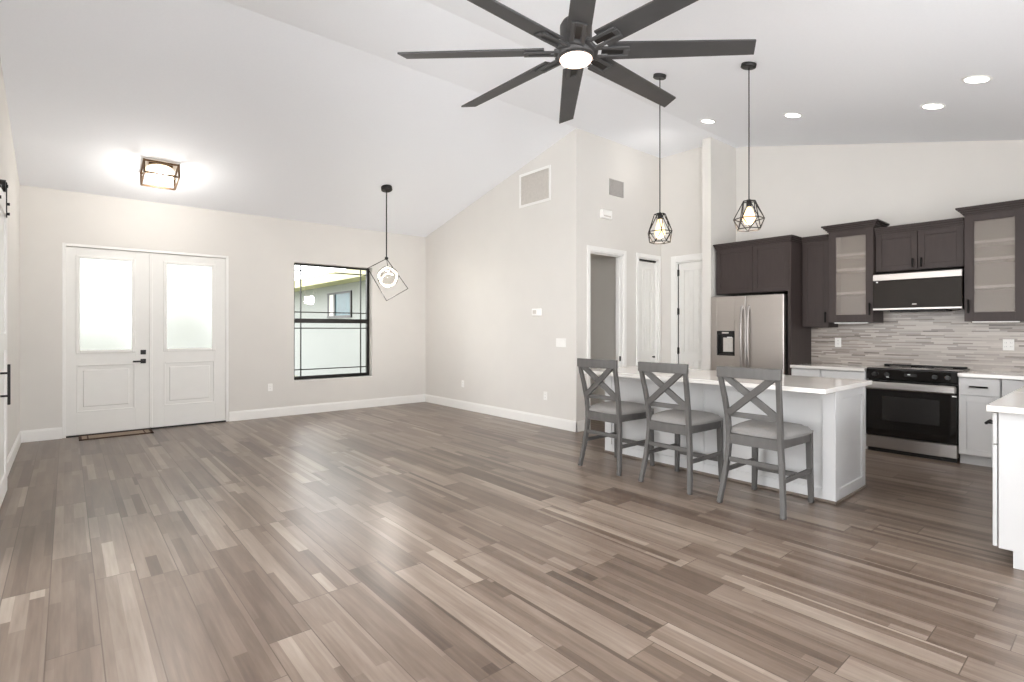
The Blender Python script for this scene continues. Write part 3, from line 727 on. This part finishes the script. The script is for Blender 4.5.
# dispenser door as a frame around the recess
a0, a1, q0, q1z = 3.425, 3.672, 1.0, 1.33
mb = MB()
F.box(mb, rs+.003, a0, zb, rz, 0, .058, .004); F.box(mb, a1, ry1, zb, rz, 0, .058, .004); F.box(mb, a0-.002, a1+.002, zb, q0, 0, .058, .0); F.box(mb, a0-.002, a1+.002, q1z, rz, 0, .058, .0)
ld = obj('door', mb, 'steel', rf)
mb = MB(); F.box(mb, a0, a1, q0, q1z, .045, .055, 0); F.box(mb, a0, a0+.015, q0, q1z, -.002, .05); F.box(mb, a1-.015, a1, q0, q1z, -.002, .05); F.box(mb, a0, a1, q0, q0+.02, -.002, .05); F.box(mb, a0, a1, q1z-.05, q1z, -.002, .05)
ds = obj('dispenser', mb, 'black_plastic', ld)
obj('display', F.box(MB(), a0+.08, a1-.075, q1z-.035, q1z-.015, -.004, 0, .001), 'grille', ds)
obj('label', F.box(MB(), a0+.055, a0+.125, q0+.09, q0+.25, .042, .046, 0), 'plastic', ds)
obj('paddle', F.box(MB(), a0+.04, a1-.07, q0+.05, q0+.24, .038, .045, .002), 'grille', ds)
for d, yy in ((rd, rs-.045), (ld, rs+.045)):
    p_ = MB(); pts = []
    for k in range(9):
        f = k/8; pts.append((6.735-.012-.04*math.sin(PI*f)**.7, yy, .80+f*.86))
    p_.sweep(pts, .028, .02, .004); p_.box(6.72, 6.745, yy-.012, yy+.012, .80, .84, .002).box(6.72, 6.745, yy-.012, yy+.012, 1.62, 1.66, .002)
    obj('handle', p_, 'steel_h', d)
fz = obj('freezer_drawer', F.box(MB(), ry0, ry1, .06, zb-.008, 0, .058, .008), 'steel', rf)
p_ = MB().cyl((6.69, ry0+.08, zb-.08), (6.69, ry1-.08, zb-.08), .012)
for yy in (ry0+.12, ry1-.12): p_.cyl((6.69, yy, zb-.08), (6.74, yy, zb-.08), .009)
obj('handle', p_, 'steel_h', fz)
obj('toe_grille', MB().box(6.82, 6.84, ry0+.02, ry1-.02, 0, .06), 'black', rf)

# range
rg_y0, rg_y1 = 1.158, 1.950
rn = thing('range', 'stainless slide-in electric range with black glass oven door', 'oven', (7.15, 1.553, 0))
obj('body', MB().box(6.90, KX-.02, rg_y0+.004, rg_y1-.004, .03, .905, .003), 'black', rn)
ct = obj('cooktop', MB().box(6.86, KX-.015, rg_y0, rg_y1, .905, .926, .004), 'black_glass', rn)
for bx, by, rr in ((7.05, 1.36, .10), (7.05, 1.75, .08), (7.32, 1.36, .08), (7.32, 1.75, .10)):
    obj('burner_ring', MB().lathe((bx, by, .926), [(rr-.004, 0), (rr-.004, .0008), (rr, .0008), (rr, 0)]), 'grille', ct)
obj('rear_vent', MB().box(KX-.07, KX-.02, rg_y0+.02, rg_y1-.02, .926, .942, .004), 'black', rn)
F = Face('X-', 6.845)
cp = obj('control_panel', F.box(MB(), rg_y0, rg_y1, .80, .915, 0, .05, .006), 'black_glass', rn)
for u in (1.235, 1.34, 1.755, 1.87): obj('knob', MB().cyl(F.pt(u, .858, -.03), F.pt(u, .858, 0), .021, .024), 'black_plastic', cp)
obj('display', F.box(MB(), 1.49, 1.60, .845, .878, -.002, 0, 0), 'black', cp)
for u, zz in ((1.75, .83), (1.56, .868)): obj('indicator', F.box(MB(), u-.012, u+.012, zz-.004, zz+.004, -.003, 0, 0), 'display', cp)
od = obj('oven_door', F.box(MB(), rg_y0, rg_y1, .185, .79, -.012, .045, .006), 'black_glass', rn)
obj('window', F.box(MB(), 1.30, 1.80, .36, .62, -.0135, -.011, 0), 'black', od)
mb = MB(); F.box(mb, rg_y0+.005, rg_y1-.005, .695, .775, -.05, -.012, .012); obj('handle', mb, 'steel_h', od)
obj('badge', F.box(MB(), 1.165, 1.20, .665, .678, -.014, -.011, 0), 'plastic', od)
obj('warming_drawer', F.box(MB(), rg_y0, rg_y1, .045, .178, -.006, .045, .005), 'steel_h', rn)
obj('kick_plate', F.box(MB(), rg_y0+.01, rg_y1-.01, .0, .045, .03, .05, 0), 'black', rn)

# base cabinets on the range wall
def base_cab(name, label, y0, y1, X=6.85, back=KX-.003, split=None, pull_side=None, drawer_pull=True):
    c_ = thing(name, label, 'cabinet', ((X+back)/2, (y0+y1)/2, 0), 'white base cabinets')
    mb = MB(); mb.box(X, back, y0, y1, .10, .876, .001); obj('carcass', mb, 'white_cab', c_)
    obj('toe_kick', MB().box(X+.06, X+.075, y0, y1, 0, .10), 'white_cab', c_)
    F = Face('X-', X-.02); spl = split or [(y0+.004, y1-.004)]
    for a, b in spl:
        d = obj('drawer', F.box(MB(), a, b, .70, .868, 0, .02, .002), 'white_cab', c_)
        bx = MB(); F.box(bx, a+.05, b-.05, .742, .826, -.0, .001, 0)
        if drawer_pull: obj('handle', pull(F, (a+b)/2, .785, .14, False), 'pull', d)
        dd = obj('door', shaker(F, a, b, .108, .692), 'white_cab', c_)
        if pull_side: obj('handle', pull(F, a+.03 if pull_side < 0 else b-.03, .60, .13), 'pull', dd)
    return c_
base_cab('base_cabinet', 'white base cabinet between refrigerator panel and range, farther half', 2.418, 2.748, drawer_pull=False)
base_cab('base_cabinet', 'white base cabinet directly left of the range', 1.957, 2.412, drawer_pull=False)
base_cab('base_cabinet', 'white base cabinet with black drawer pull right of the range', .838, 1.150)
base_cab('corner_cabinet', 'white corner base cabinet behind the sink counter', .64, .832, drawer_pull=False)
ct = thing('countertop', 'white quartz countertop left of the range', 'countertop', (7.14, 2.35, .878))
obj('slab', MB().box(6.80, KX-.013, 1.955, 2.75, .878, .914, .003), 'quartz', ct)
# right run and the sink leg are one continuous top
ct = thing('countertop', 'white quartz L-shaped countertop right of the range with sink', 'countertop', (6.2, .3, .878))
SX0, SX1, SY0, SY1 = 5.05, 5.75, .06, .49
mb = MB(); mb.box(6.80, KX-.013, .556, 1.152, .878, .914, .003)
for a in ((4.045, SX0, -.16, .557), (SX1, KX-.013, -.16, .557), (SX0, SX1, -.16, SY0), (SX0, SX1, SY1, .557)): mb.box(a[0], a[1], a[2], a[3], .878, .914, .002)
obj('slab', mb, 'quartz', ct)
mb = MB(); mb.box(SX0-.01, SX1+.01, SY0-.01, SY1+.01, .68, .69).box(SX0-.012, SX0, SY0-.01, SY1+.01, .69, .877).box(SX1, SX1+.012, SY0-.01, SY1+.01, .69, .877).box(SX0, SX1, SY0-.012, SY0, .69, .877).box(SX0, SX1, SY1, SY1+.012, .69, .877)
obj('sink_basin', mb, 'steel_h', ct)
# sink leg cabinets
pn = thing('sink_cabinet', 'white cabinet run under the sink counter at the right edge', 'cabinet', (5.9, .26, 0))
mb = MB(); mb.box(4.09, 4.11, -.09, .510, .095, .877, .001).box(4.09, 4.11, -.09, .449, 0, .095, .001)
mb.box(4.11, KX-.02, -.09, -.07, 0, .877).box(4.11, 6.84, .49, .510, .095, .66).box(4.11, KX-.02, -.07, .49, .095, .11); obj('carcass', mb, 'white_cab', pn)
obj('toe_kick', MB().box(4.11, 6.84, .429, .449, 0, .095), 'white_cab', pn)
F = Face('Y+', .536)
xs_ = [4.092, 4.53, 4.97, 5.41, 5.89, 6.37, 6.82]
for a, b in zip(xs_, xs_[1:]):
    d = obj('drawer', F.box(MB(), a+.003, b-.003, .69, .868, 0, .02, .002), 'white_cab', pn); obj('handle', pull(F, a+.1, .80, .13, False), 'pull', d)
    dd = obj('door', shaker(F, a+.003, b-.003, .10, .684), 'white_cab', pn); obj('handle', pull(F, b-.04, .60, .13), 'pull', dd)

# ------------------------------------------------------------------ island
isl = thing('kitchen_island', 'white panelled kitchen island with quartz top behind the stools', 'kitchen island', (4.9, 2.64, 0))
ix0, ix1, iy0, iy1 = 4.535, 5.235, 1.50, 3.78
obj('body', MB().box(ix0+.012, ix1-.012, iy0+.012, iy1-.012, .0, .876), 'white_cab', isl)
F = Face('X-', ix0); mb = MB()
us = [iy0, iy0+.085, iy0+.1, 2.595, 2.685, iy1-.1, iy1-.085, iy1]
for a, b in ((iy0-.004, iy0+.09), (2.60, 2.68), (iy1-.09, iy1)): F.box(mb, a, b, 0.0, .876, -.004, .014, .002)
for a, b in ((iy0+.09, 2.60), (2.68, iy1-.09)): F.box(mb, a, b, .0, .10, -.002, .014, .002); F.box(mb, a, b, .80, .876, -.002, .014, .002)
obj('front_panel', mb, 'white_cab', isl)
F = Face('Y-', iy0); mb = MB()
F.box(mb, ix0+.0145, ix0+.09, 0, .876, -.002, .014, .002); F.box(mb, ix1-.075, ix1, 0, .876, -.002, .014, .002)
F.box(mb, ix0+.09, ix1-.075, 0, .10, -.002, .014, .002); F.box(mb, ix0+.09, ix1-.075, .80, .876, -.002, .014, .002)
obj('side_panel', mb, 'white_cab', isl)
mb = MB()
mb.box(ix0, ix1, iy1-.014, iy1, 0, .876, .002).box(ix1-.014, ix1, iy0, iy1, .1, .876, .002); obj('back_panel', mb, 'white_cab', isl)
mb = MB(); mb.box(ix0-.018, ix1, iy0-.018, iy0-.004, 0, .022, .004).box(ix0-.018, ix0-.004, iy0-.018, iy1+.014, 0, .022, .004).box(ix0-.018, ix1, iy1, iy1+.014, 0, .022, .004)
obj('shoe_moulding', mb, 'shoe', isl)
for yy in (1.62, 2.64, 3.70): obj('bracket', MB().box(4.29, ix0, yy-.02, yy+.02, .862, .876, .001), 'white_cab', isl)
obj('countertop', MB().box(4.205, 5.265, 1.455, 3.87, .878, .914, .003), 'quartz', isl)

# ------------------------------------------------------------------ counter stools
def make_stool(loc, label):
    X, Y, _ = loc
    s = thing('counter_stool', label, 'stool', loc, 'counter stools along the island')
    hw = .215; hs_ = .193
    rear = [(0, 0, .240), (.02, .10, .230), (.042, .22, .217), (.06, .36, .204), (.066, .48, .195), (.062, .56, .194), (.048, .68, .197), (.018, .82, .205), (-.016, .95, .214), (-.034, 1.03, .218)]
    for sy in (-1, 1):
        pts = [(X+a, Y+sy*q, b) for a, b, q in rear]
        obj('leg', MB().sweep(pts, .033, [.036, .038, .042, .046, .048, .046, .042, .038, .034, .030], .003), 'stool', s)
    for sy in (-1, 1):
        obj('leg', MB().sweep([(X+.545, Y+sy*(hw+.008), 0), (X+.54, Y+sy*hw, .25), (X+.535, Y+sy*(hw-.004), .55)], [.034, .04, .044], [.034, .04, .044], .003), 'stool', s)
    mb = MB().box(X+.048, X+.08, Y-hs_, Y+hs_, .466, .546, .003).box(X+.52, X+.55, Y-hw, Y+hw, .487, .55, .003)
    for sy in (-1, 1): mb.prism([(X+.06, Y+sy*(hs_+.008)), (X+.54, Y+sy*(hw+.01)), (X+.54, Y+sy*(hw-.016)), (X+.06, Y+sy*(hs_-.018))], 'z', .48, .549)
    obj('apron', mb, 'stool', s)
    # padded seat, domed, rounded corners
    b = bmesh.new(); n = 14; G = []
    for i in range(n+1):
        row = []
        for j in range(n+1):
            u, v = 2*i/n-1, 2*j/n-1
            uu = u*math.sqrt(1-.16*v*v); vv = v*math.sqrt(1-.16*u*u)
            e_ = max(abs(u), abs(v)); h = .075*(1-e_**6*.72)*(1-.10*(u*u+v*v))
            row.append(b.verts.new((X+.310+uu*.262, Y+vv*(.226+.034*(1+uu)*.5), .549+h)))
        G.append(row)
    for i in range(n):
        for j in range(n): b.faces.new((G[i][j], G[i+1][j], G[i+1][j+1], G[i][j+1])).smooth = True
    rim = [G[i][0] for i in range(n)]+[G[n][j] for j in range(n)]+[G[i][n] for i in range(n, 0, -1)]+[G[0][j] for j in range(n, 0, -1)]
    low = [b.verts.new((v.co.x, v.co.y, .549)) for v in rim]
    for k in range(len(rim)): b.faces.new((rim[k], low[k], low[(k+1) % len(rim)], rim[(k+1) % len(rim)]))
    b.faces.new(low); bmesh.ops.recalc_face_normals(b, faces=b.faces[:])
    mb = MB(); mb._merge(b); obj('cushion', mb, 'cushion', s)
    # back: crest rail, lower rail, crossed splats
    def curved(z0, z1, xc, bow, w_, th, nm):
        m_ = bmesh.new(); ps = []
        for k in range(9):
            f = 2*k/8-1; xo = X+xc-bow*(1-f*f); yy = Y+f*w_
            ps.append([m_.verts.new((xo+dx+.16*0, yy, zz)) for dx, zz in ((-th/2, z0), (th/2, z0), (th/2, z1), (-th/2, z1))])
        for a, d in zip(ps, ps[1:]):
            for q in range(4): m_.faces.new((a[q], a[(q+1) % 4], d[(q+1) % 4], d[q]))
        m_.faces.new(ps[0]); m_.faces.new(ps[-1][::-1]); bmesh.ops.recalc_face_normals(m_, faces=m_.faces[:])
        bmesh.ops.bevel(m_, geom=[e_ for e_ in m_.edges if len(e_.link_faces) == 2 and e_.calc_face_angle(0) > .6], offset=.003, segments=1, affect='EDGES')
        mm = MB(); mm._merge(m_); return obj(nm, mm, 'stool', s)
    curved(.985, 1.066, -.03, .012, .24, .032, 'crest_rail')
    curved(.678, .718, .046, .012, .199, .024, 'lower_rail')
    for sy in (-1, 1):
        dx = .0 if sy < 0 else .014
        obj('cross_splat', MB().bar((X+.028+dx, Y-sy*.178, .708), (X-.036+dx, Y+sy*.182, .995), .020, .046, up=(0, -sy*.62, .78)), 'stool', s)
    # stretchers
    obj('stretcher', MB().box(X+.048, X+.07, Y-.207, Y+.207, .325, .362, .003), 'stool', s)
    obj('stretcher', MB().box(X+.53, X+.552, Y-hw, Y+hw, .175, .215, .003), 'stool', s)
    for sy in (-1, 1): obj('stretcher', MB().box(X+.05, X+.54, Y+sy*.219-.011, Y+sy*.219+.011, .238, .272, .003), 'stool', s)
    return s
st = make_stool((3.885, 1.855, 0), 'grey cross-back counter stool nearest the oven end of the island')
dup(st, (3.885, 2.592, 0), 'grey cross-back counter stool in the middle of the row')
dup(st, (3.885, 3.315, 0), 'grey cross-back counter stool at the far end, beside the hall')
